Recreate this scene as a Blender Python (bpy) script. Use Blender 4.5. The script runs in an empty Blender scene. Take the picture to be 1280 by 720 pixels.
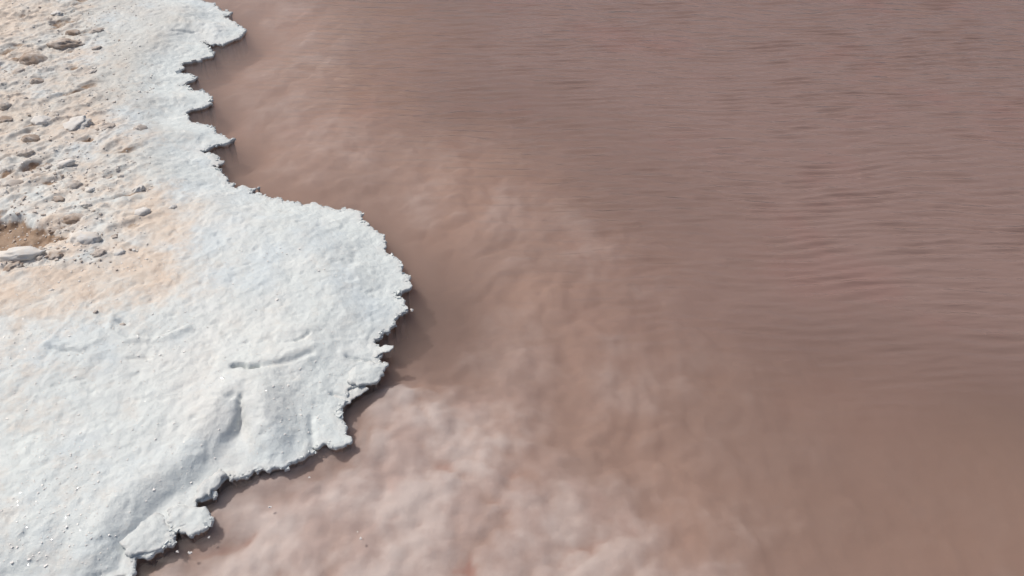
import bpy, bmesh, math, random
import numpy as np
from mathutils import Vector, Euler

random.seed(7)
rng = np.random.default_rng(7)
SC = bpy.context.scene
COL = SC.collection

# ------------------------------------------------------------------ camera, sky, sun, exposure
CAM_H = 1.6
PITCH = math.radians(40.0)            # below the horizontal
HFOV = math.radians(60.0)
cam_data = bpy.data.cameras.new('camera')
cam_data.sensor_width = 36.0
cam_data.lens = 18.0 / math.tan(HFOV / 2)
cam_data.clip_start = 0.02
cam_data.clip_end = 2000.0
cam = bpy.data.objects.new('camera', cam_data)
cam.location = (0, 0, CAM_H)
cam.rotation_euler = (math.pi / 2 - PITCH, 0, 0)
COL.objects.link(cam)
SC.camera = cam

SUN_EL = math.radians(53.0)
SUN_AZ = math.radians(-60.0)          # measured from +Y (away from the camera) towards +X: the sun stands to the left
sun_dir = Vector((math.sin(SUN_AZ) * math.cos(SUN_EL), math.cos(SUN_AZ) * math.cos(SUN_EL), math.sin(SUN_EL)))
world = bpy.data.worlds.new('World')
SC.world = world
world.use_nodes = True
wn = world.node_tree
bg = wn.nodes['Background']
sky = wn.nodes.new('ShaderNodeTexSky')
sky.sky_type = 'NISHITA'
sky.sun_disc = False
sky.sun_elevation = SUN_EL
sky.sun_rotation = SUN_AZ
sky.air_density = 1.0
sky.dust_density = 5.0
wn.links.new(sky.outputs['Color'], bg.inputs['Color'])
bg.inputs['Strength'].default_value = 0.085
sun_data = bpy.data.lights.new('sun', 'SUN')
sun_data.energy = 2.6
sun_data.angle = math.radians(0.6)
sun_data.color = (1.0, 0.955, 0.89)
sun = bpy.data.objects.new('sun', sun_data)
sun.rotation_euler = sun_dir.to_track_quat('Z', 'Y').to_euler()
sun.location = sun_dir * 30
COL.objects.link(sun)
SC.view_settings.view_transform = 'Standard'
SC.view_settings.look = 'None'
SC.view_settings.exposure = 0.0
SC.view_settings.gamma = 1.0
SC.cycles.volume_bounces = 3            # light scatters more than once in the milky brine

# ------------------------------------------------------------------ measuring: a point of the place from a sight line of the survey
FOC = 640.0 / math.tan(HFOV / 2)
def gp(px, py, z=0.02):
    a = (px - 640.0) / FOC
    b = (360.0 - py) / FOC
    d = (a, math.cos(PITCH) + b * math.sin(PITCH), -math.sin(PITCH) + b * math.cos(PITCH))
    t = (z - CAM_H) / d[2]
    return (d[0] * t, d[1] * t)
def gps(pts, z=0.02):
    return np.array([gp(p[0], p[1], z) for p in pts])

# ------------------------------------------------------------------ noise
_perm = np.random.default_rng(3).permutation(512)
_perm = np.concatenate([_perm, _perm, _perm])
_ga = np.random.default_rng(4).uniform(0, 2 * math.pi, 512)
_gx, _gy = np.cos(_ga), np.sin(_ga)
def perlin(x, y, seed=0):
    x = np.asarray(x, float) + seed * 17.37
    y = np.asarray(y, float) + seed * 9.71
    xi = np.floor(x).astype(int); yi = np.floor(y).astype(int)
    xf = x - xi; yf = y - yi
    u = xf * xf * xf * (xf * (xf * 6 - 15) + 10); v = yf * yf * yf * (yf * (yf * 6 - 15) + 10)
    def g(ix, iy, dx, dy):
        h = _perm[(_perm[ix & 511] + (iy & 511))] & 511
        return _gx[h] * dx + _gy[h] * dy
    n00 = g(xi, yi, xf, yf); n10 = g(xi + 1, yi, xf - 1, yf)
    n01 = g(xi, yi + 1, xf, yf - 1); n11 = g(xi + 1, yi + 1, xf - 1, yf - 1)
    return ((n00 * (1 - u) + n10 * u) * (1 - v) + (n01 * (1 - u) + n11 * u) * v) * 1.5
def fbm(x, y, octaves=4, seed=0, gain=0.5):
    s = 0; a = 1.0; f = 1.0
    for k in range(octaves):
        s = s + a * perlin(x * f, y * f, seed + k * 3); a *= gain; f *= 2.03
    return s
def ridged(x, y, octaves=3, seed=0):
    s = 0; a = 1.0; f = 1.0
    for k in range(octaves):
        s = s + a * (1 - 2 * np.abs(perlin(x * f, y * f, seed + k * 5))); a *= 0.5; f *= 2.1
    return s
def billow(x, y, octaves=3, seed=0):
    s = 0; a = 1.0; f = 1.0
    for k in range(octaves):
        s = s + a * (np.abs(perlin(x * f, y * f, seed + k * 5)) * 2); a *= 0.5; f *= 2.07
    return s
def worley(x, y, seed=0):
    """distance to the nearest of one jittered point per cell"""
    xi = np.floor(x).astype(int); yi = np.floor(y).astype(int)
    best = np.full(np.shape(x), 9.0)
    for dj in (-1, 0, 1):
        for di in (-1, 0, 1):
            cx = xi + di; cy = yi + dj
            h = _perm[(_perm[(cx + seed * 31) & 511] + (cy & 511))] & 511
            h2 = _perm[h + 7] & 511
            best = np.minimum(best, (cx + .1 + .8 * h / 511 - x) ** 2 + (cy + .1 + .8 * h2 / 511 - y) ** 2)
    return np.sqrt(best)
def puffs(x, y, seed=0):
    """rounded lumps in three sizes, heaped on one another like cauliflower; 0 in the gaps, about 1 on top"""
    wx = .25 * fbm(x * .6, y * .6, 2, seed + 1); wy = .25 * fbm(x * .6 + 9, y * .6, 3, seed + 2)
    x = x + wx; y = y + wy
    a = np.clip(1 - worley(x, y, seed) ** 2 * 1.5, 0, 1)
    b = np.clip(1 - worley(x * 2.3, y * 2.3, seed + 1) ** 2 * 1.5, 0, 1)
    c = np.clip(1 - worley(x * 5.1, y * 5.1, seed + 2) ** 2 * 1.5, 0, 1)
    return (a * .55 + b * .3 + c * .15) / .9
def sstep(a, b, x):
    t = np.clip((x - a) / (b - a), 0, 1)
    return t * t * (3 - 2 * t)

def seg_dist(X, Y, pts, closed=True):
    """distance to a polyline and the nearest point on it"""
    X = X.ravel(); Y = Y.ravel()
    best = np.full(X.shape, 1e9); bx = np.zeros_like(X); by = np.zeros_like(X)
    n = len(pts)
    for i in range(n if closed else n - 1):
        ax, ay = pts[i]; cx, cy = pts[(i + 1) % n]
        dx, dy = cx - ax, cy - ay
        L = dx * dx + dy * dy + 1e-12
        t = np.clip(((X - ax) * dx + (Y - ay) * dy) / L, 0, 1)
        qx = ax + t * dx; qy = ay + t * dy
        d = (X - qx) ** 2 + (Y - qy) ** 2
        m = d < best
        best[m] = d[m]; bx[m] = qx[m]; by[m] = qy[m]
    return np.sqrt(best), bx, by
def inside(X, Y, pts):
    X = X.ravel(); Y = Y.ravel()
    r = np.zeros(X.shape, bool)
    n = len(pts)
    for i in range(n):
        ax, ay = pts[i]; cx, cy = pts[(i + 1) % n]
        if ay == cy: continue
        m = ((ay > Y) != (cy > Y))
        r[m] ^= X[m] < (cx - ax) * (Y[m] - ay) / (cy - ay) + ax
    return r
def sdf(X, Y, pts):
    d, _, _ = seg_dist(X, Y, pts)
    return np.where(inside(X, Y, pts), d, -d).reshape(X.shape)
def roughen(pts, amp, maxlen, first=0, last=None, seed=0):
    """break the straight runs of a traced outline into small natural irregularities"""
    r = random.Random(seed)
    out = []
    n = len(pts); last = n if last is None else last
    for i in range(n):
        a = np.array(pts[i]); b = np.array(pts[(i + 1) % n])
        seg = [a, b]
        if first <= i < last:
            k = amp
            while np.hypot(*(seg[1] - seg[0])) > maxlen and len(seg) < 60:
                new = []
                for j in range(len(seg) - 1):
                    p, q = seg[j], seg[j + 1]
                    L = np.hypot(*(q - p)) + 1e-9
                    nrm = np.array([-(q - p)[1], (q - p)[0]]) / L
                    new += [p, (p + q) / 2 + nrm * r.gauss(0, 1) * min(k, 0.2 * L) + (q - p) * r.uniform(-.1, .1)]
                new.append(seg[-1]); seg = new
        out += seg[:-1]
    return np.array(out)

def axis(lo, hi, step, flo, fhi, grow=1.18):
    """grid lines: even and fine between lo and hi, then widening out to flo and fhi"""
    core = list(np.arange(lo, hi + step * .5, step))
    s = step; x = core[0]; left = []
    while x > flo: s *= grow; x -= s; left.append(x)
    s = step; x = core[-1]; right = []
    while x < fhi: s *= grow; x += s; right.append(x)
    return np.array(left[::-1] + core + right)

# ------------------------------------------------------------------ mesh helpers
def mesh_np(name, verts, faces, smooth=True):
    me = bpy.data.meshes.new(name)
    nv, nf = len(verts), len(faces)
    me.vertices.add(nv); me.vertices.foreach_set('co', np.asarray(verts, np.float32).ravel())
    me.loops.add(nf * 4); me.loops.foreach_set('vertex_index', np.asarray(faces, np.int32).ravel())
    me.polygons.add(nf)
    me.polygons.foreach_set('loop_start', np.arange(0, nf * 4, 4, dtype=np.int32))
    me.polygons.foreach_set('loop_total', np.full(nf, 4, np.int32))
    me.polygons.foreach_set('use_smooth', np.full(nf, smooth, bool))
    me.update(calc_edges=True); me.validate()
    return me
def attr(me, name, vals):
    a = me.attributes.new(name, 'FLOAT', 'POINT')
    a.data.foreach_set('value', np.asarray(vals, np.float32))
def link(name, me, mat, parent=None, **props):
    o = bpy.data.objects.new(name, me)
    if mat: me.materials.clear(); me.materials.append(mat)
    COL.objects.link(o)
    if parent: o.parent = parent
    for k, v in props.items(): o[k] = v
    return o

# ------------------------------------------------------------------ materials
def nt(name):
    m = bpy.data.materials.new(name); m.use_nodes = True
    t = m.node_tree
    return m, t, t.nodes['Principled BSDF']
def N(t, kind, **kw):
    n = t.nodes.new(kind)
    for k, v in kw.items():
        if k in n.inputs.keys(): n.inputs[k].default_value = v
        else: setattr(n, k, v)
    return n
def noise(t, vec, scale, detail=4, rough=0.55):
    n = N(t, 'ShaderNodeTexNoise', Scale=scale, Detail=detail, Roughness=rough)
    t.links.new(vec, n.inputs['Vector']); return n.outputs['Fac']
def remap(t, src, a, b, c=0.0, d=1.0):
    n = N(t, 'ShaderNodeMapRange'); n.interpolation_type = 'SMOOTHSTEP'
    for i, v in zip(('From Min', 'From Max', 'To Min', 'To Max'), (a, b, c, d)): n.inputs[i].default_value = v
    t.links.new(src, n.inputs['Value']); return n.outputs['Result']
def mix(t, fac, a, b, blend='MIX'):
    n = N(t, 'ShaderNodeMix'); n.data_type = 'RGBA'; n.blend_type = blend
    for sock, v in ((n.inputs[0], fac), (n.inputs[6], a), (n.inputs[7], b)):
        if isinstance(v, bpy.types.NodeSocket): t.links.new(v, sock)
        elif isinstance(v, tuple): sock.default_value = (*v, 1)
        else: sock.default_value = v
    return n.outputs[2]
def math_(t, op, a, b=None):
    n = N(t, 'ShaderNodeMath'); n.operation = op
    for sock, v in ((n.inputs[0], a), (n.inputs[1], b)):
        if v is None: continue
        if isinstance(v, bpy.types.NodeSocket): t.links.new(v, sock)
        else: sock.default_value = v
    return n.outputs[0]
def at(t, name):
    n = N(t, 'ShaderNodeAttribute'); n.attribute_name = name; return n.outputs['Fac']
def bump(t, h, dist, strength=1.0, prev=None):
    n = N(t, 'ShaderNodeBump', Strength=strength, Distance=dist)
    t.links.new(h, n.inputs['Height'])
    if prev: t.links.new(prev, n.inputs['Normal'])
    return n.outputs['Normal']

def salt_material(name='salt', base=(0.675, 0.725, 0.722), wet=False):
    m, t, p = nt(name)
    geo = N(t, 'ShaderNodeNewGeometry').outputs['Position']
    c = mix(t, remap(t, noise(t, geo, 3.2, 5), .35, .65), base, tuple(v * k for v, k in zip(base, (.93, .93, .94))))
    c = mix(t, remap(t, noise(t, geo, 1.7, 4), .5, .72, 0, .5), c, (0.74, 0.70, 0.66))
    c = mix(t, remap(t, noise(t, geo, 24, 5, .65), .55, .8, 0, .35), c, (0.56, 0.58, 0.56))
    c = mix(t, math_(t, 'MULTIPLY', at(t, 'old'), remap(t, noise(t, geo, 7, 5, .6), .25, .7, .75, 1)), c, (0.51, 0.495, 0.46))     # older, duller crust inland
    c = mix(t, remap(t, noise(t, geo, 3.1, 4, .6), .50, .64, 0, .75), c, (0.60, 0.665, 0.695))     # damp, faintly blue glassy salt
    c = mix(t, remap(t, noise(t, geo, 55, 5, .7), .52, .75, 0, .45), c, (0.60, 0.60, 0.575))
    c = mix(t, math_(t, 'MULTIPLY', remap(t, noise(t, geo, 8, 4, .5), .55, .72, 0, .5), math_(t, 'SUBTRACT', 1.0, at(t, 'old'))), c, (0.76, 0.785, 0.77))
    # sand-stained crust, with wind-blown beige and ochre grains
    sand_c = mix(t, remap(t, noise(t, geo, 5.5, 6, .6), .3, .7), (0.655, 0.57, 0.485), (0.635, 0.52, 0.425))
    sand_c = mix(t, remap(t, noise(t, geo, 60, 4, .7), .45, .75, 0, .5), sand_c, (0.70, 0.66, 0.60))
    fine = remap(t, noise(t, geo, 14, 6, .7), .3, .7, -.28, .28)
    s = remap(t, math_(t, 'ADD', at(t, 'sand'), fine), .05, 1.0, 0, 1.0)
    c = mix(t, s, c, sand_c)
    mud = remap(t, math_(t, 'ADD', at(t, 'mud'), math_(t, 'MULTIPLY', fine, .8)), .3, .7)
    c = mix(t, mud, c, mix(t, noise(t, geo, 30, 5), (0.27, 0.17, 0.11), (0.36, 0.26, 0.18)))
    dmp = math_(t, 'MULTIPLY', at(t, 'damp'), remap(t, noise(t, geo, 40, 4), .3, .7, .55, 1))
    c = mix(t, dmp, c, (0.50, 0.455, 0.43))
    t.links.new(c, p.inputs['Base Color'])
    r = remap(t, dmp, 0, 1, .62, .3)
    t.links.new(r, p.inputs['Roughness'])
    p.inputs['Specular IOR Level'].default_value = .4
    v = N(t, 'ShaderNodeTexVoronoi', Scale=140); t.links.new(geo, v.inputs['Vector'])
    b = bump(t, v.outputs['Distance'], .0008, .4)
    b = bump(t, noise(t, geo, 190, 6, .75), .0018, .6, b)
    b = bump(t, noise(t, geo, 42, 6, .65), .006, .5, b)
    t.links.new(b, p.inputs['Normal'])
    return m
M_SALT = salt_material()

def clod_material():
    m, t, p = nt('salt_clod_surface')
    geo = N(t, 'ShaderNodeNewGeometry').outputs['Position']
    info = N(t, 'ShaderNodeObjectInfo').outputs['Random']
    tone = mix(t, info, (0.70, 0.67, 0.63), (0.71, 0.655, 0.59))
    c = mix(t, remap(t, noise(t, geo, 34, 5, .7), .42, .62), tone, (0.70, 0.69, 0.67))
    a = at(t, 'mud')
    c = mix(t, math_(t, 'MULTIPLY', a, remap(t, noise(t, geo, 30, 4), .3, .6, .35, .9)), c, (0.31, 0.22, 0.16))
    t.links.new(c, p.inputs['Base Color'])
    p.inputs['Roughness'].default_value = .8
    b = bump(t, noise(t, geo, 160, 4, .6), .0015, .5)
    t.links.new(b, p.inputs['Normal'])
    return m
M_CLOD = clod_material()

def crystal_material():
    m, t, p = nt('salt_crystal_surface')
    p.inputs['Base Color'].default_value = (.82, .80, .77, 1)
    p.inputs['Roughness'].default_value = .15
    return m
M_CRYSTAL = crystal_material()

def bed_material():
    m, t, p = nt('lake_bed_sediment')
    geo = N(t, 'ShaderNodeNewGeometry').outputs['Position']
    mudc = mix(t, remap(t, noise(t, geo, 2.2, 5), .35, .65), (0.44, 0.325, 0.275), (0.36, 0.28, 0.25))
    mudc = mix(t, remap(t, noise(t, geo, 1.3, 3), .54, .7, 0, .55), mudc, (0.52, 0.325, 0.275))
    shelf = mix(t, remap(t, noise(t, geo, 6.0, 6, .6), .38, .62), (0.585, 0.53, 0.51), (0.47, 0.385, 0.36))
    shelf = mix(t, remap(t, noise(t, geo, 2.6, 4), .5, .7, 0, .8), shelf, (0.70, 0.665, 0.645))
    f = math_(t, 'ADD', at(t, 'shelf'), remap(t, noise(t, geo, 9, 6, .6), .25, .75, -.25, .25))
    c = mix(t, remap(t, f, .05, .95), mudc, shelf)
    rust = math_(t, 'MULTIPLY', at(t, 'shelf'), remap(t, noise(t, geo, 4.5, 3), .6, .75, 0, .35))
    c = mix(t, rust, c, (0.50, 0.27, 0.22))
    c = mix(t, math_(t, 'MULTIPLY', at(t, 'crease'), remap(t, noise(t, geo, 3.5, 3), .4, .65, .25, 1)), c, (0.40, 0.20, 0.165))   # rust-red mud settled between the lobes
    c = mix(t, at(t, 'edge_shade'), c, (0.17, 0.12, 0.11))      # shade of the crust painted dark into the bed under the edge
    t.links.new(c, p.inputs['Base Color'])
    p.inputs['Roughness'].default_value = .9
    p.inputs['Specular IOR Level'].default_value = .1
    b = bump(t, noise(t, geo, 26, 6, .6), .006, .5)
    t.links.new(b, p.inputs['Normal'])
    return m
M_BED = bed_material()

def water_material():
    m, t, p = nt('pink_brine')
    t.nodes.remove(p)
    out = t.nodes['Material Output']
    geo = N(t, 'ShaderNodeNewGeometry').outputs['Position']
    # small wind ripples, long across the wind
    mp = N(t, 'ShaderNodeMapping'); mp.inputs['Scale'].default_value = (5, 28, 1); mp.inputs['Rotation'].default_value = (0, 0, math.radians(4))
    t.links.new(geo, mp.inputs['Vector'])
    n1 = noise(t, mp.outputs['Vector'], 1.0, 3, .5)
    mp2 = N(t, 'ShaderNodeMapping'); mp2.inputs['Scale'].default_value = (10, 46, 1); mp2.inputs['Rotation'].default_value = (0, 0, math.radians(-5))
    t.links.new(geo, mp2.inputs['Vector'])
    n2 = noise(t, mp2.outputs['Vector'], 1.0, 2, .5)
    wind = at(t, 'wind')
    h = math_(t, 'MULTIPLY', math_(t, 'ADD', n1, math_(t, 'MULTIPLY', n2, .35)), wind)
    b = bump(t, h, .011, 1.0)
    lw = N(t, 'ShaderNodeLayerWeight', Blend=.5); t.links.new(b, lw.inputs['Normal'])
    fr = math_(t, 'ADD', math_(t, 'MULTIPLY', math_(t, 'POWER', lw.outputs['Facing'], 5.0), .975), .025)   # reflectance of brine by angle
    gl = N(t, 'ShaderNodeBsdfGlossy', Roughness=.2); t.links.new(b, gl.inputs['Normal'])
    tr = N(t, 'ShaderNodeBsdfTransparent'); tr.inputs['Color'].default_value = (.97, .95, .94, 1)
    # diffuse share added so ripples show sun and shade, approximating scatter in the brine
    df = N(t, 'ShaderNodeBsdfDiffuse'); t.links.new(b, df.inputs['Normal'])
    blot = remap(t, noise(t, geo, 1.6, 4, .6), .52, .66)
    t.links.new(mix(t, blot, (.335, .230, .204), (.345, .220, .196)), df.inputs['Color'])
    body = N(t, 'ShaderNodeMixShader')
    t.links.new(math_(t, 'MULTIPLY', at(t, 'diffuse_share'), .66), body.inputs[0])
    t.links.new(tr.outputs[0], body.inputs[1]); t.links.new(df.outputs[0], body.inputs[2])
    mx = N(t, 'ShaderNodeMixShader')
    t.links.new(fr, mx.inputs[0]); t.links.new(body.outputs[0], mx.inputs[1]); t.links.new(gl.outputs[0], mx.inputs[2])
    t.links.new(mx.outputs[0], out.inputs['Surface'])
    ab = N(t, 'ShaderNodeVolumePrincipled', Density=5.8); ab.inputs['Color'].default_value = (.77, .625, .55, 1)   # milky, salt-laden brine
    t.links.new(ab.outputs[0], out.inputs['Volume'])
    return m
M_WATER = water_material()

# ------------------------------------------------------------------ the outline of the shore
Z0 = 0.02
shore_px = [(266,0),(271,6),(290,11),(278,18),(294,24),(307,35),(303,40),(292,46),(277,53),(262,52),(251,50),(266,64),(262,68),(250,72),
    (228,75),(224,86),(246,92),(243,96),(223,104),(240,108),(256,110),(265,117),(265,126),(252,132),(229,141),(247,151),(268,157),(276,165),(294,170),
    (282,176),(262,181),(247,186),(268,190),(277,200),(265,205),(276,210),(284,219),(281,225),(300,229),(324,230),(314,236),(332,242),(352,246),(388,250),
    (423,259),(449,260),(452,273),(467,283),(480,293),(482,302),(481,312),(498,322),(502,336),(512,346),(513,357),(502,363),(492,365),
    (506,373),(508,384),(492,399),(487,413),(475,421),(471,433),(478,440),(474,448),(476,458),(471,474),(445,481),(434,484),(431,502),(418,514),
    (429,518),(431,533),(439,548),(429,553),(388,553),(380,568),(360,577),(333,585),(317,583),(307,590),(282,592),(273,603),(260,618),(243,623),
    (243,633),(267,645),(257,657),(233,663),(215,660),(207,653),(217,667),(217,675),(200,685),(170,693),(167,707),(160,720)]
core = [gp(*p, Z0) for p in shore_px]
top0 = core[0]; bot0 = core[-1]
head = [(-2.9, 5.2), (-2.55, 5.0), (-2.62, 4.75), (-2.3, 4.62), (-2.35, 4.42), (-2.02, 4.3), (-1.95, 4.12), (-1.7, 4.02)]
far_head = [(-60, 150), (-38, 90), (-21, 42), (-12, 22), (-7, 12), (-5.2, 8.5), (-4.0, 6.8), (-3.4, 5.9)]
tail = [(-0.90, 0.93), (-1.02, 0.90), (-1.05, 0.82), (-1.22, 0.78), (-1.3, 0.6), (-1.7, 0.4), (-1.9, 0.0), (-3, -1.2), (-6, -4), (-14, -12), (-60, -60)]
poly = far_head + head + core + tail + [(-200, -60), (-200, 150)]
i0 = len(far_head) - 1
SHORE = roughen(poly, .008, .006, i0, len(far_head) + len(head) + len(core) + 8, 5)
SHORE_C = np.array(poly)

# lower bench of broken plates along the near edge, below the shoulder of the crust
BENCH = gps([(302,500),(292,520),(278,540),(268,562),(250,580),(225,598),(196,618),(176,636),(158,658),(145,682),(134,705),(122,735),
             (120,790),(300,800),(360,660),(322,596),(314,560),(310,530)], .045)

def crack(pts, w, X, Y, z=.05):
    d, _, _ = seg_dist(X, Y, gps(pts, z), closed=False)
    return np.exp(-(d.reshape(X.shape) / w) ** 2)

CLOD_HOLLOW = gps([(-40,280),(0,270),(18,268),(34,275),(52,281),(60,291),(48,303),(18,311),(-5,315),(-40,316)], .06)
sand_blobs = [  # px, py, rx, ry (in photograph pixels), strength
    (0,25,30,32,1.25), (60,70,60,40,.55), (20,180,90,110,.55), (110,230,60,50,.6), (190,275,48,42,.95), (170,330,60,34,1.0), (90,355,110,32,.95),
    (20,375,80,34,.9), (20,110,40,40,.45), (150,165,45,16,.45), (75,315,40,30,.7), (130,120,50,60,.25), (-60,330,80,60,1), (-80,120,100,160,.8), (95,10,60,30,.2)]
def sand_mask(X, Y):
    s = np.zeros(X.shape)
    for px, py, rx, ry, k in sand_blobs:
        cx, cy = gp(px, py, .05); ax, ay = gp(px + rx, py, .05); bx, by = gp(px, py - ry, .05)
        ex = abs(ax - cx); ey = abs(by - cy)
        kx, ky = bx - cx, by - cy     # the blob's long side runs away from the viewer
        u = (X - cx) - (Y - cy) * kx / ky
        s = np.maximum(s, k * np.exp(-.7 * ((u / ex) ** 2 + ((Y - cy) / ey) ** 2)))
    return s
def rough_mask(X, Y):
    """where the dry crust is broken and lumpy"""
    R = gps([(-200,-60),(100,-60),(125,30),(120,110),(160,160),(185,225),(190,260),(150,300),(100,335),(0,345),(-250,345)], .05)
    return sstep(-.10, .08, sdf(X, Y, R))

def crust_height(X, Y, d):
    fade = np.exp(-np.maximum(np.hypot(X + 1.2, Y - 2.3) - 6, 0) / 6)
    h = .011 + .003 * sstep(2.6, 1.8, Y) + .034 * sstep(0, .20, d) + .02 * sstep(.3, 1.3, d)
    h = h + .006 * fbm(X * 2.2, Y * 2.2, 3, 1) + .0022 * fbm(X * 9, Y * 9, 3, 5) * sstep(0, .04, d)
    h = h + (.0013 * fbm(X * 34, Y * 34, 4, 9, .6) + .0012 * np.maximum(ridged(X * 16, Y * 16, 2, 12) - .35, 0)) * sstep(0, .02, d) * fade
    # dished polygons of crust with raised thin lips
    w = fbm(X * 3, Y * 3, 2, 40) * .8
    h = h + .003 * np.maximum(ridged(X * 4.2 + w, Y * 4.2 - w, 2, 30) - .75, 0) * sstep(.04, .12, d) * fade
    h = h - .0022 * np.maximum(fbm(X * 26, Y * 26, 3, 131) - .25, 0) * sstep(.02, .06, d) * 2
    # bench
    b = sdf(X, Y, BENCH)
    bm = sstep(-.010, .018, b + .007 * fbm(X * 14, Y * 14, 4, 50))
    h = h - bm * np.maximum(h - (.013 + .003 * fbm(X * 15, Y * 15, 2, 60) + .010 * sstep(.03, .0, d)), 0)
    # shoulder above the bench stands up
    h = h + .016 * np.exp(-((b + .05) / .05) ** 2) * (b < .06) * sstep(.0, .08, d)
    # traced cracks and lifted lips
    cn = .003 * fbm(X * 40, Y * 40, 3, 44)
    h = h - .024 * crack([(291,458),(300,457),(312,460),(322,459)], .0045, X + cn, Y + cn) - .007 * crack([(318,459),(335,457),(350,454),(367,448),(390,438)], .008, X + cn, Y + cn)
    lip = gps([(285,452),(310,453),(335,450),(365,442),(390,433)], .05)
    dl, _, _ = seg_dist(X, Y, lip, closed=False); h = h + .006 * np.exp(-(dl.reshape(X.shape) / .03) ** 2)
    for pts, w_, k in (([(370,425),(380,422),(386,417)], .006, .012), ([(330,424),(352,429),(372,425)], .006, .004),
                       ([(142,404),(146,416),(160,421),(200,419),(224,409)], .008, .006), ([(65,438),(75,441),(90,440),(101,443)], .006, .009),
                       ([(160,447),(175,445),(188,446)], .006, .008), ([(122,446),(130,449)], .008, .008), ([(150,402),(157,404)], .009, .012),
                       ([(216,35),(240,33)], .008, .014), ([(413,480),(425,483),(436,486)], .007, .016), ([(432,438),(445,440),(463,441)], .006, .014),
                       ([(258,497),(280,500),(303,497)], .006, .004), ([(386,512),(388,540),(384,556)], .010, .012), ([(90,478),(105,474)], .006, .006)):
        h = h - .55 * k * crack(pts, w_ * .8, X, Y)
    # a raised lip beside the arc in the middle of the crust
    for pts, w_, k in (([(140,398),(140,412),(158,425),(203,423),(232,410)], .012, .007), ([(60,432),(78,435),(104,437)], .012, .006), ([(330,420),(352,410),(380,412)], .03, .006)):
        h = h + k * crack(pts, w_, X, Y)
    # broken, lumpy dry crust on the inland side
    R = rough_mask(X, Y)
    ca, sa = math.cos(math.radians(38)), math.sin(math.radians(38))
    U = X * ca + Y * sa; V = -X * sa + Y * ca
    wv = .35 * fbm(U * 5, V * 5, 2, 70)
    lump = np.maximum(ridged(U * 3.6 + wv, V * 9 + wv, 3, 73) - .55, 0)
    pits = np.maximum(fbm(U * 5.2, V * 11, 3, 81) - .28, 0)
    h = h + R * fade * (.010 * lump - .022 * pits + .0030 * fbm(X * 22, Y * 22, 3, 90) + .0014 * billow(X * 40, Y * 40, 2, 95))
    s = np.maximum(sand_mask(X, Y), R * (.50 + .35 * fbm(X * 3.5, Y * 3.5, 3, 111)))
    h = h + .002 * fade * s * fbm(X * 30, Y * 30, 2, 99)
    hol = sstep(-.03, .025, sdf(X, Y, CLOD_HOLLOW) + .010 * fbm(X * 14, Y * 14, 3, 101))
    h = h - .040 * hol
    mud = hol * 1.1 + R * sstep(.16, .40, pits) * .6
    return h, s, mud, hol

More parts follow.
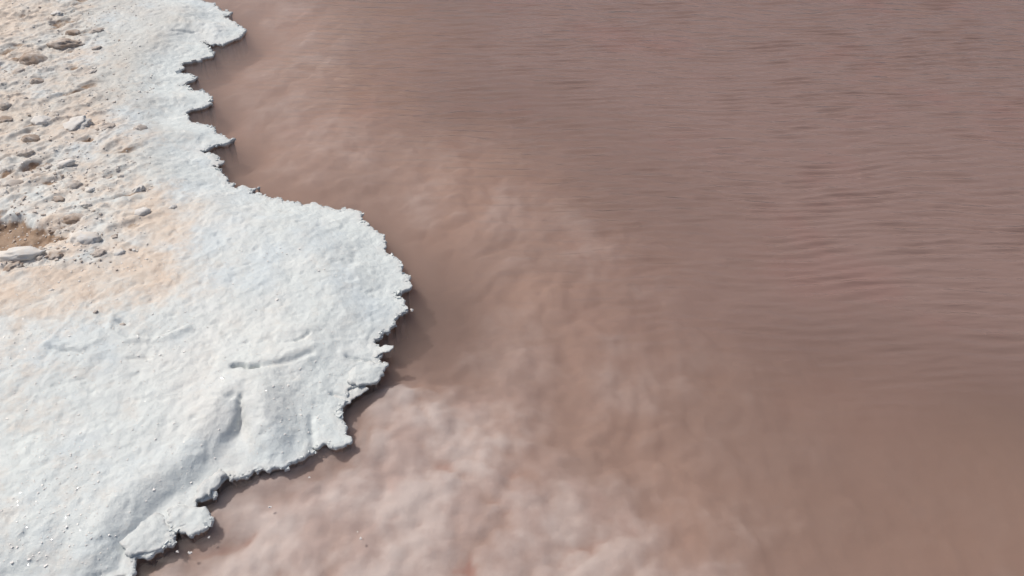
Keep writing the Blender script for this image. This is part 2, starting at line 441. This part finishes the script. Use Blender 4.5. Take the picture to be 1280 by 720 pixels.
# ------------------------------------------------------------------ a slab: top relief inside an outline, a rim, an undercut
def slab(name, outline, xs, ys, hfun, rings, mat, parent=None, coarse=None, band=.03):
    X, Y = np.meshgrid(xs, ys)
    nx, ny = len(xs), len(ys)
    ins_c = inside((X[:-1, :-1] + X[1:, 1:]) / 2, (Y[:-1, :-1] + Y[1:, 1:]) / 2, outline).reshape(ny - 1, nx - 1)
    cd = sdf(X, Y, outline if coarse is None else coarse)
    node_used = np.zeros((ny, nx), int)
    for a in (0, 1):
        for b in (0, 1):
            node_used[a:ny - 1 + a, b:nx - 1 + b] += ins_c
    bnd = (node_used > 0) & (node_used < 4)
    bnd[0, :] = bnd[-1, :] = False; bnd[:, 0] = bnd[:, -1] = False
    PX = X.copy(); PY = Y.copy()
    bi = np.flatnonzero(bnd.ravel())
    dd, qx, qy = seg_dist(X.ravel()[bi], Y.ravel()[bi], outline)
    near = dd < band * 4
    px = PX.ravel(); py = PY.ravel()
    px[bi[near]] = qx[near]; py[bi[near]] = qy[near]
    PX = px.reshape(ny, nx); PY = py.reshape(ny, nx)
    # exact depth inside the outline for nodes near it
    d = cd.copy()
    ni = np.flatnonzero((np.abs(cd) < band).ravel() & (node_used.ravel() > 0))
    d2, _, _ = seg_dist(X.ravel()[ni], Y.ravel()[ni], outline)
    d.ravel()[ni] = d2
    d = np.maximum(d, 0); d.ravel()[bi] = 0
    h, at_ = hfun(PX, PY, d)
    idx = -np.ones(nx * ny, int)
    used = np.flatnonzero(node_used.ravel() > 0)
    idx[used] = np.arange(len(used))
    verts = [np.stack([PX.ravel()[used], PY.ravel()[used], h.ravel()[used]], 1)]
    attrs = {k: [v.ravel()[used]] for k, v in at_.items()}
    J, I = np.nonzero(ins_c)
    q = np.stack([J * nx + I, J * nx + I + 1, (J + 1) * nx + I + 1, (J + 1) * nx + I], 1)
    faces = [idx[q]]
    # directed boundary edges of the kept quads
    kept = np.pad(ins_c, 1)
    E = []
    a = kept[1:-1, 1:-1]
    for (dj, di, s, e) in ((-1, 0, (0, 0), (0, 1)), (0, 1, (0, 1), (1, 1)), (1, 0, (1, 1), (1, 0)), (0, -1, (1, 0), (0, 0))):
        nb = kept[1 + dj:kept.shape[0] - 1 + dj, 1 + di:kept.shape[1] - 1 + di]
        JJ, II = np.nonzero(a & ~nb)
        E.append(np.stack([(JJ + s[0]) * nx + II + s[1], (JJ + e[0]) * nx + II + e[1]], 1))
    E = np.concatenate(E)
    bn = np.unique(E)
    # outward direction at each boundary node
    nrm = np.zeros((nx * ny, 2))
    ex = PX.ravel()[E[:, 1]] - PX.ravel()[E[:, 0]]; ey = PY.ravel()[E[:, 1]] - PY.ravel()[E[:, 0]]
    for k in (0, 1):
        np.add.at(nrm, E[:, k], np.stack([ey, -ex], 1))
    nn = nrm[bn]; nn /= (np.hypot(nn[:, 0], nn[:, 1])[:, None] + 1e-9)
    bx = PX.ravel()[bn]; by = PY.ravel()[bn]; bz = h.ravel()[bn]
    loc = -np.ones(nx * ny, int); loc[bn] = np.arange(len(bn))
    prev = idx
    base = len(used)
    rag = perlin(bx * 60, by * 60, 3)
    for k, (o, dz, w) in enumerate(rings):
        off = o + .35 * abs(o) * rag
        vz = bz - dz * (1 + .35 * perlin(bx * 25, by * 25, 8)) if dz < .5 else np.full(len(bn), -dz)
        verts.append(np.stack([bx + nn[:, 0] * off, by + nn[:, 1] * off, vz], 1))
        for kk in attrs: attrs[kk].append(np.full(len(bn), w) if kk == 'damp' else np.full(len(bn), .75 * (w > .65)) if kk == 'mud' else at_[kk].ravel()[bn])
        cur = -np.ones(nx * ny, int); cur[bn] = base + np.arange(len(bn)); base += len(bn)
        faces.append(np.stack([prev[E[:, 1]], prev[E[:, 0]], cur[E[:, 0]], cur[E[:, 1]]], 1))
        prev = cur
    me = mesh_np(name, np.concatenate(verts), np.concatenate(faces))
    for k, v in attrs.items(): attr(me, k, np.concatenate(v))
    return link(name, me, mat, parent)

def crust_fun(X, Y, d):
    h, s, mud, hol = crust_height(X, Y, d)
    b = sstep(-.01, .05, sdf(X, Y, BENCH))
    damp = .30 * sstep(.022, 0, d + .006 * fbm(X * 25, Y * 25, 3, 35)) + .10 * b * sstep(-.2, .5, fbm(X * 12, Y * 12, 3, 33))
    old = sstep(.06, .22, d) * (.12 + .88 * sstep(2.0, 2.8, Y)) * np.clip(.85 + .5 * fbm(X * 2, Y * 2, 3, 121), 0, 1)
    return h, {'sand': s, 'mud': mud, 'damp': np.clip(damp, 0, 1), 'old': old}

CX = axis(-2.75, -0.26, .0040, -200, 6)
CY = axis(0.86, 4.25, .0042, -60, 150)
CX = CX[CX < 1.0]
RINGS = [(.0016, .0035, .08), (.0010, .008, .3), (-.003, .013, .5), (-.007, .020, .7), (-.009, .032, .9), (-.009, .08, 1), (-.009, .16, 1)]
crust = slab('salt_crust', SHORE, CX, CY, crust_fun, RINGS, M_SALT, coarse=SHORE_C)
crust['kind'] = 'structure'
crust['label'] = 'white salt crust shore with a ragged broken edge over pink water'

# ------------------------------------------------------------------ lake bed
SHELF = gps([(360,740),(150,760),(140,700),(230,620),(330,570),(430,520),(470,498),(520,500),(560,528),(600,556),(640,600),(690,625),(750,660),(800,676),(870,700),(900,760),(900,900),(200,900)], -.03)
def bed_height(X, Y):
    dS = sdf(X, Y, SHORE_C)
    off = np.maximum(-dS, 0)
    sh = sdf(X, Y, SHELF)
    wob = .05 * fbm(X * 5, Y * 5, 4, 7)
    shelf = sstep(-.30, .10, sh + 1.5 * wob + .03 * fbm(X * 14, Y * 14, 3, 17))
    deep = -.095 - .09 * sstep(0, 2.2, off) - .05 * sstep(1, 4, off)
    deep = deep + .030 * sstep(.12, .35, off) * sstep(1.3, .5, off)      # a low bank beyond the dark trough under the edge
    wx = .18 * fbm(X * 3, Y * 3, 3, 3); bill = puffs(X * 10.5, Y * 10.0, 21)
    zshelf = -.034 - .040 * sstep(.1, 1.0, off) + .023 * bill + .002 * fbm(X * 14, Y * 14, 3, 28)
    z = deep * (1 - shelf) + zshelf * shelf
    mound = sstep(2.6, .3, off) * sstep(.06, .2, off)
    b2 = .65 * puffs(X * 6.8, Y * 6.8, 55) + .35 * (.5 + .6 * fbm(X * 8, Y * 8, 3, 58))
    z = z + (1 - shelf) * (.012 + .030 * mound) * (b2 * 1.2 - .55)
    pale = shelf * (.72 + .35 * fbm(X * 4, Y * 4, 2, 77) + .9 * (bill - .6))
    # thin pale salt dusting on the sediment near the shore
    pale = np.maximum(pale, .50 * sstep(2.6, .4, off) * sstep(.05, .22, off) * sstep(-.55, .7, fbm(X * 2.6, Y * 2.6, 4, 88) + .9 * (b2 - .6)) * (.35 + .65 * sstep(3.3, 2.3, Y)))
    crease = (1 - sstep(.12, .50, bill)) * shelf
    # pale lumps close under the surface along the far part of the shore
    far_sh = sstep(.05, .16, off) * sstep(.65, .30, off) * sstep(2.3, 2.8, Y)
    z = np.where(far_sh > 0, z * (1 - .5 * far_sh) + .5 * far_sh * (-.05 + .03 * (b2 - .5)), z)
    pale = np.maximum(pale, far_sh * (.12 + .45 * b2))
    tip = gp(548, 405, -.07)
    dark = np.exp(-(((X - tip[0]) / .15) ** 2 + ((Y - tip[1]) / .26) ** 2)) * 1.1  # painted shadow of the crust off the tip; next, a strip along the shore
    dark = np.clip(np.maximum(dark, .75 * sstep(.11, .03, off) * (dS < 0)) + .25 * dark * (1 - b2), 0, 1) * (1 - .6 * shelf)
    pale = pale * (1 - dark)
    z = np.where(dS > 0, np.maximum(z, -.09), z)
    return z, pale, crease, dark
BX = axis(-2.9, 3.3, .010, -250, 250, 1.22); BY = axis(0.7, 4.6, .009, -250, 250, 1.22)
X, Y = np.meshgrid(BX, BY)
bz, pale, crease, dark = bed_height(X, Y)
def grid_faces(nx, ny):
    J, I = np.meshgrid(np.arange(ny - 1), np.arange(nx - 1), indexing='ij'); J = J.ravel(); I = I.ravel()
    return np.stack([J * nx + I, J * nx + I + 1, (J + 1) * nx + I + 1, (J + 1) * nx + I], 1)
me = mesh_np('lake_bed', np.stack([X.ravel(), Y.ravel(), bz.ravel()], 1), grid_faces(len(BX), len(BY)))
attr(me, 'shelf', pale.ravel()); attr(me, 'crease', crease.ravel()); attr(me, 'edge_shade', dark.ravel())
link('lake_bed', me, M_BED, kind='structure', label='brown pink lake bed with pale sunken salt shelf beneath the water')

# ------------------------------------------------------------------ water: rippled surface closed over a deep box, so the brine has depth
WX = axis(-2.9, 3.4, .022, -240, 240, 1.22); WY = axis(0.7, 4.7, .0048, -240, 240, 1.22)
X, Y = np.meshgrid(WX, WY)
dS = sdf(X, Y, SHORE_C); off = np.maximum(-dS, 0)
wind = .13 + .87 * sstep(.10, .6, off) * sstep(1.15, 1.9, Y + .25 * X * 0 + .12 * fbm(X * 1.2, Y * 1.2, 2, 5)) 
wind = wind * (.9 + .35 * np.clip(fbm(X * 1.1, Y * 1.6, 3, 15) + .4, 0, 1))
near = np.exp(-np.maximum(np.hypot(X, Y - 2.5) - 3.5, 0) / 1.5)
rz = np.zeros(X.shape)
rr = random.Random(11)
warp = .05 * fbm(X * 1.3, Y * 1.3, 3, 25)
for k in range(20):
    lam = rr.uniform(.028, .050); ang = rr.gauss(0, .11) + .03
    kx, ky = math.sin(ang) * 2 * math.pi / lam, math.cos(ang) * 2 * math.pi / lam
    env = .6 + .4 * np.clip(1.6 * perlin(X * 2.4 + k * 5, Y * 4.2 - k * 3, k), -1, 1)
    rz += .0012 * (lam / .07) * env * np.sin(kx * X + ky * (Y + warp) + rr.uniform(0, 6.28))
rz *= wind * near
nx, ny = len(WX), len(WY)
top = np.stack([X.ravel(), Y.ravel(), rz.ravel()], 1)
F = [grid_faces(nx, ny)]
ring = np.concatenate([np.arange(nx), np.arange(1, ny) * nx + nx - 1, (ny - 1) * nx + np.arange(nx - 2, -1, -1), np.arange(ny - 2, 0, -1) * nx])
low = top[ring].copy(); low[:, 2] = -.6
nb = len(top); n = len(ring); k = np.arange(n)
F.append(np.stack([ring[(k + 1) % n], ring[k], nb + k, nb + (k + 1) % n], 1))
verts = np.concatenate([top, low, [[0, 0, -.6]]])
c = nb + n
tri = np.stack([nb + k[::2], np.full(len(k[::2]), c), nb + (k[::2] + 2) % n, nb + (k[::2] + 1) % n], 1)
F.append(tri)
me = mesh_np('water', verts, np.concatenate(F))
diffuse_share = sstep(.12, 1.35, off) * sstep(1.2, 1.9, Y + .15 * fbm(X * 1.5, Y * 1.5, 2, 6))
attr(me, 'diffuse_share', np.concatenate([diffuse_share.ravel(), np.zeros(n + 1)]))
attr(me, 'wind', np.concatenate([wind.ravel(), np.zeros(n + 1)]))
link('water', me, M_WATER, kind='structure', label='pink brown brine with fine wind ripples')

# ------------------------------------------------------------------ salt plates: thin sheets of crust that jut out along the edge, pieces of the crust
def plate(pts_px, z, tilt=(0, 0), thick=.006, damp=.1, seed=0, res=.004, sub=.006):
    o = roughen(gps(pts_px, z), .004, sub, seed=seed)
    lo = o.min(0); hi = o.max(0); cx, cy = (lo + hi) / 2
    xs = np.arange(lo[0] - res * 2, hi[0] + res * 3, res); ys = np.arange(lo[1] - res * 2, hi[1] + res * 3, res)
    def hf(X, Y, d):
        h = z + tilt[0] * (X - cx) + tilt[1] * (Y - cy) + .003 * sstep(0, .02, d) + .0022 * fbm(X * 22, Y * 22, 3, seed) + .0012 * fbm(X * 60, Y * 60, 2, seed)
        return h, {'sand': np.zeros(X.shape), 'mud': np.zeros(X.shape), 'old': np.zeros(X.shape), 'damp': damp + .25 * sstep(.008, 0, d)}
    return slab('salt_plate', o, xs, ys, hf, [(.0012, thick * .4, .2), (-.001, thick, .5), (-.005, thick * 1.3, .8)], M_SALT, crust)
plates = [
    ([(180,648),(196,640),(205,648),(212,656),(218,668),(214,677),(200,685),(178,691),(160,694),(150,680),(160,664)], .018, (-.1,-.05), .010, .12),
    ([(210,640),(228,632),(250,634),(268,645),(258,657),(234,664),(216,660),(208,652)], .014, (-.08,.05), .009, .08),
    ([(245,612),(262,596),(276,584),(283,592),(274,604),(262,618),(244,624)], .020, (0,.05), .010, .25),
    ([(452,428),(470,431),(492,434),(488,440),(474,443),(455,441)], .020, (.15,0), .005, .15),
    ([(440,452),(462,450),(486,454),(480,466),(470,476),(447,482),(434,478)], .020, (-.08,0), .008, .08),
    ([(418,494),(436,484),(456,480),(462,486),(440,498),(426,506)], .010, (0,0), .005, .4),
    ([(250,195),(268,192),(280,203),(274,208),(256,206)], .010, (0,0), .006, .5),
]
for i, (p, z, tl, th, dm) in enumerate(plates):
    plate(p, z, tl, th, dm, seed=i + 20)

# ------------------------------------------------------------------ clods lying on the dry crust
def ground_z(x, y):
    X = np.array([[x]]); Y = np.array([[y]])
    h, *_ = crust_height(X, Y, sdf(X, Y, SHORE_C))
    return float(h[0, 0])
def clod_mesh(seed, mud):
    bm = bmesh.new(); bmesh.ops.create_icosphere(bm, subdivisions=4, radius=1)
    r = random.Random(seed); ox, oy = r.uniform(0, 50), r.uniform(0, 50)
    P = np.array([v.co[:] for v in bm.verts])
    a = fbm(P[:, 0] * 1.1 + ox + P[:, 2] * .7, P[:, 1] * 1.1 + oy - P[:, 2] * .6, 4, seed)
    b = ridged(P[:, 0] * 2.3 + ox - P[:, 2], P[:, 1] * 2.3 + oy + P[:, 2] * 1.3, 3, seed + 2)
    c_ = 1 - worley(P[:, 0] * 2.2 + ox + P[:, 2] * 1.3, P[:, 1] * 2.2 + oy - P[:, 2] * 1.1, seed)
    f_ = fbm(P[:, 0] * 6 + ox, P[:, 1] * 6 + P[:, 2] * 5, 3, seed + 9)
    k = .8 + .30 * a + .06 * b + .42 * c_ + .06 * f_
    for v, s in zip(bm.verts, k): v.co *= float(s)
    # a few broken flat faces
    for _ in range(3):
        n = Vector((r.gauss(0, 1), r.gauss(0, 1), abs(r.gauss(0, .8)))).normalized(); lim = r.uniform(.65, .9)
        for v in bm.verts:
            dd = v.co.dot(n)
            if dd > lim: v.co -= n * (dd - lim) * .6
    me = bpy.data.meshes.new('salt_clod'); bm.to_mesh(me); bm.free()
    me.polygons.foreach_set('use_smooth', np.ones(len(me.polygons), bool))
    attr(me, 'mud', np.full(len(me.vertices), mud))
    me.materials.append(M_CLOD)
    return me
clean = [clod_mesh(s, 0.0) for s in range(1, 6)]
brown = [clod_mesh(s, 1.0) for s in range(11, 15)]
half = [clod_mesh(s, .6) for s in range(21, 25)]  # partly muddy, with the brown deepened to stand for the clods' shade
WM = {'w': clean, 'b': brown, 'h': half}
GRP = 'salt clods scattered on the rough dry crust'
clods = [  # x, y in the photograph, width, height in its pixels, kind, label
    (60,24,15,8,'h','small grey clod left of two others near the top of the rough crust'),
    (73,16,12,8,'w','small clod highest of those on the upper rough crust'),
    (90,41,16,10,'b','rusty clod just above the long brown ridge clod near the top left'),
    (84,53,34,8,'b','long thin rusty brown clod lying aslant in the upper left crust'),
    (42,71,26,14,'b','dark rusty double lump below the orange sand at upper left'),
    (25,75,12,6,'h','small clod touching the left of the rusty double lump'),
    (120,37,14,9,'h','grey clod at the right rim of the rough crust near the top'),
    (120,57,12,8,'h','grey clod right of the long thin rusty clod'),
    (25,88,16,8,'h','dull grey clod below the rusty double lump'),
    (114,86,12,8,'h','lone dark clod right of the grey white patch in the upper crust'),
    (45,99,14,8,'b','dark olive clod in the middle of the upper left crust'),
    (25,122,16,12,'h','dark brown clod standing over the blackish one at the left border'),
    (6,133,16,10,'h','blackish grey clod at the left border of the photo'),
    (8,148,18,10,'b','brown clod at the left border just under the blackish grey one'),
    (38,171,18,13,'b','round rust brown clod below a pale ledge on the left side'),
    (98,152,28,16,'w','broad purplish grey lump in the middle of the left crust'),
    (52,150,20,8,'w','pale flat clod just above the round rust brown clod'),
    (135,158,18,7,'h','low yellowish clod at the edge of the beige patch'),
    (175,158,14,7,'h','low grey clod nearest the smooth white crust, upper right of the beige patch'),
    (32,190,18,10,'h','brownish clod directly below the round rust brown clod'),
    (82,206,18,6,'w','flat grey green clod resting on a white hump'),
    (60,206,10,8,'h','small clod just left of the flat grey green clod'),
    (14,229,22,11,'h','dark crumbled lump above the muddy hollow at the left border'),
    (4,241,14,9,'w','white grey clod at the left border above the muddy hollow'),
    (93,228,18,14,'h','dark clod leaning up to the right in the middle of the rough crust'),
    (73,246,14,9,'b','dark brown clod below and left of the leaning dark clod'),
    (112,236,10,9,'w','small pale clod right of the leaning dark clod'),
    (134,218,9,8,'h','small grey clod on beige sand, left one of the pair'),
    (151,218,9,7,'w','small grey clod on beige sand, right one of the pair'),
    (173,233,13,9,'w','pinkish grey clod on the beige sand above the tall one'),
    (176,262,18,22,'w','tall grey clod standing on the orange beige sand'),
    (108,255,12,8,'w','pale violet clod above the long olive clod'),
    (92,270,24,11,'b','long olive brown clod pointing up right of the muddy hollow'),
    (69,284,16,9,'b','small brown clod at the lower left end of the long olive clod'),
    (24,322,50,12,'w','wide flat pale slab lying below the muddy hollow'),
    (16,336,24,10,'b','dark brown clod tucked under the wide pale slab'),
    (52,323,12,9,'h','grey clod right of the wide pale slab'),
    (70,321,18,8,'b','ochre yellow brown clod between the pale slab and the white hump'),
    (104,298,34,20,'w','white rounded hump of salt on the beige sand'),
    (124,316,16,15,'h','dark slate clod at the lower right of the white hump'),
    (148,315,12,7,'w','small grey clod right of the dark slate clod'),
    (163,311,4,3,'b','tiny black speck of a stone alone on the beige sand'),
    (216,256,10,5,'w','low rusty grey clod at the far right of the beige sand'),
    (120,391,6,5,'h','small dark grain below the beige sand on the white crust'),
    (153,404,7,6,'h','small olive grain inside the raised arc of crust'),
    (65,364,6,4,'w','tiny white crystal lump shining on the lower beige sand'),
]
for i, (px, py, w, h, kd, lab) in enumerate(clods):
    x, y = gp(px, py + h * .25, .05)
    slant = math.hypot(x, y, CAM_H) / FOC
    z = ground_z(x, y)
    rx = w * .5 * slant * .95
    ry = max(min(rx * random.uniform(.7, .95), h * .5 * slant / (CAM_H / (slant * FOC)) * .9), .004)
    rz_ = max(.62 * min(rx, ry), .004)
    o = bpy.data.objects.new('salt_clod', WM[kd][i % len(WM[kd])])
    COL.objects.link(o)
    o.location = (x, y, z - rz_ * .05)
    o.rotation_euler = (random.uniform(-.15, .15), random.uniform(-.15, .15), random.uniform(.0, .5) + (math.pi if i % 2 else 0))
    o.scale = (rx, ry, rz_)
    o['label'] = lab; o['category'] = 'salt clod'; o['group'] = GRP

# ------------------------------------------------------------------ salt crystals afloat or standing out of the water
def crystal_mesh(seed):
    r = random.Random(seed); bm = bmesh.new()
    for k in range(4):
        s = r.uniform(.45, 1.0)
        ret = bmesh.ops.create_cube(bm, size=s)
        e = Euler((r.uniform(-.7, .7), r.uniform(-.7, .7), r.uniform(0, 3))).to_matrix()
        off = Vector((r.uniform(-.7, .7), r.uniform(-.5, .5), r.uniform(0, .25)))
        for v in ret['verts']: v.co = e @ v.co + off
    me = bpy.data.meshes.new('salt_crystal'); bm.to_mesh(me); bm.free(); me.materials.append(M_CRYSTAL)
    return me
cm = [crystal_mesh(s) for s in (1, 2, 3)]
for i, (px, py, s, lab) in enumerate([
    (515,388,5,'bright pinkish salt crystal poking out of the water off the tip of the shore'),
    (484,455,4,'pale salt crystal at the water line beside the dark notch'),
    (451,673,4,'sparkling white crystal above the sunken shelf near the bottom centre'),
    (447,665,2,'tiny faint crystal just above the sparkling white one'),
    (338,634,4,'soft white crystal in the water right of the two lobed salt plates'),
    (387,597,3,'small white crystal in the water under the square salt plate'),
    (237,691,5,'white crystal in the water just below the pointed salt plate'),
    (261,672,3,'small pale crystal in the water above and right of the lowest one'),
    (222,690,4,'brownish salt grain in the water left of the white crystal'),
    (322,592,3,'small pale crystal hugging the underside of the shore edge')]):
    x, y = gp(px, py, 0)
    r_ = s * .5 * math.hypot(x, y, CAM_H) / FOC
    o = bpy.data.objects.new('salt_crystal', cm[i % 3]); COL.objects.link(o)
    o.location = (x, y, .0005); o.scale = (r_, r_, r_ * .8); o.rotation_euler = (0, 0, random.uniform(0, 3))
    o['label'] = lab; o['category'] = 'salt crystal'; o['group'] = 'salt crystals in the shallow water'

# ------------------------------------------------------------------ loose grains and crumbs strewn over the crust
def grains(count, size, region, seed, name, label, mat, mud):
    r = np.random.default_rng(seed)
    xs = []; ys = []
    while len(xs) < count:
        px = r.uniform(region[0], region[1], 4000); py = r.uniform(region[2], region[3], 4000)
        P = np.array([gp(a, b, .05) for a, b in zip(px, py)])
        keep = r.uniform(0, 1, 4000) < .25 + .75 * (fbm(P[:, 0] * 4, P[:, 1] * 4, 3, seed) > .1)
        P = P[keep]
        ok = sdf(P[:, 0], P[:, 1], SHORE_C) > .03
        xs += list(P[ok, 0]); ys += list(P[ok, 1])
    x = np.array(xs[:count]); y = np.array(ys[:count])
    h, *_ = crust_height(x[None], y[None], sdf(x[None], y[None], SHORE_C)); h = h[0]
    base = np.array([[1,1,-1],[-1,1,-1],[-1,-1,-1],[1,-1,-1],[.7,.8,.8],[-.8,.6,.9],[-.7,-.8,.7],[.6,-.7,.9]])
    q = np.array([[4,5,6,7],[0,3,2,1],[0,1,5,4],[1,2,6,5],[2,3,7,6],[3,0,4,7]])
    s = size * r.lognormal(0, .45, count)
    V = base[None] * r.uniform(.6, 1.3, (count, 8, 1)) * s[:, None, None] * np.array([1, .9, .6])
    a = r.uniform(0, 6.28, count); ca, sa = np.cos(a)[:, None], np.sin(a)[:, None]
    vx = V[:, :, 0] * ca - V[:, :, 1] * sa; vy = V[:, :, 0] * sa + V[:, :, 1] * ca
    V = np.stack([vx + x[:, None], vy + y[:, None], V[:, :, 2] + h[:, None]], 2).reshape(-1, 3)
    Fq = (q[None] + (np.arange(count) * 8)[:, None, None]).reshape(-1, 4)
    me = mesh_np(name, V, Fq, False)
    attr(me, 'mud', np.full(len(V), mud))
    link(name, me, mat, kind='stuff', label=label)
grains(2500, .0020, (-60, 190, -30, 340), 5, 'salt_crumbs', 'pale crumbs of broken salt strewn over the rough dry crust', M_CLOD, 0.1)
grains(700, .0028, (-60, 150, -30, 340), 6, 'mud_crumbs', 'brown crumbs of dried mud between the clods', M_CLOD, .8)

def fringe(seed, count, spread_in, spread_out, size, name, label, mat, zoff=-.004):
    """small broken salt crystals along the broken edge"""
    r = np.random.default_rng(seed)
    P = SHORE[(SHORE[:, 1] > .85) & (SHORE[:, 1] < 4.4) & (SHORE[:, 0] > -2.9)]
    i = r.integers(0, len(P) - 1, count)
    x = P[i, 0] + r.normal(0, .006, count); y = P[i, 1] + r.normal(0, .006, count)
    d = sdf(x[None], y[None], SHORE)[0]
    ok = (d < spread_in) & (d > -spread_out)
    x, y, d = x[ok], y[ok], d[ok]; n = len(x)
    h, *_ = crust_height(x[None], y[None], np.maximum(d, 0)[None]); h = h[0]
    h = np.where(d > 0, h, h - .005) + zoff * r.uniform(0, 1, n)
    base = np.array([[1,1,-1],[-1,1,-1],[-1,-1,-1],[1,-1,-1],[1,1,1],[-1,1,1],[-1,-1,1],[1,-1,1]]) * .5
    q = np.array([[4,5,6,7],[0,3,2,1],[0,1,5,4],[1,2,6,5],[2,3,7,6],[3,0,4,7]])
    s_ = size * r.lognormal(0, .4, n)
    V = base[None] * r.uniform(.7, 1.3, (n, 8, 1)) * s_[:, None, None] * np.array([1, 1, .7])
    a = r.uniform(0, 6.28, n); ca, sa = np.cos(a)[:, None], np.sin(a)[:, None]
    t_ = r.normal(0, .5, n)[:, None]
    vx, vz = V[:, :, 0] * np.cos(t_) - V[:, :, 2] * np.sin(t_), V[:, :, 0] * np.sin(t_) + V[:, :, 2] * np.cos(t_)
    wx = vx * ca - V[:, :, 1] * sa; wy = vx * sa + V[:, :, 1] * ca
    V = np.stack([wx + x[:, None], wy + y[:, None], vz + h[:, None]], 2).reshape(-1, 3)
    F_ = (q[None] + (np.arange(n) * 8)[:, None, None]).reshape(-1, 4)
    me = mesh_np(name, V, F_, False)
    for k in ('sand', 'mud', 'old'): attr(me, k, np.zeros(len(V)))
    attr(me, 'damp', np.full(len(V), .12))
    link(name, me, mat, kind='stuff', label=label)
fringe(41, 3500, .010, .001, .0034, 'edge_crystals', 'tiny white salt crystals crumbling along the broken edge of the crust', M_SALT)
grains(1800, .0012, (-60, 430, 300, 700), 9, 'salt_glints', 'tiny clear salt grains glinting on the smooth white crust', M_CRYSTAL, 0)
fringe(43, 700, .006, .0005, .0062, 'edge_nodules', 'small knobbly salt nodules grown on the lip of the crust', M_SALT)
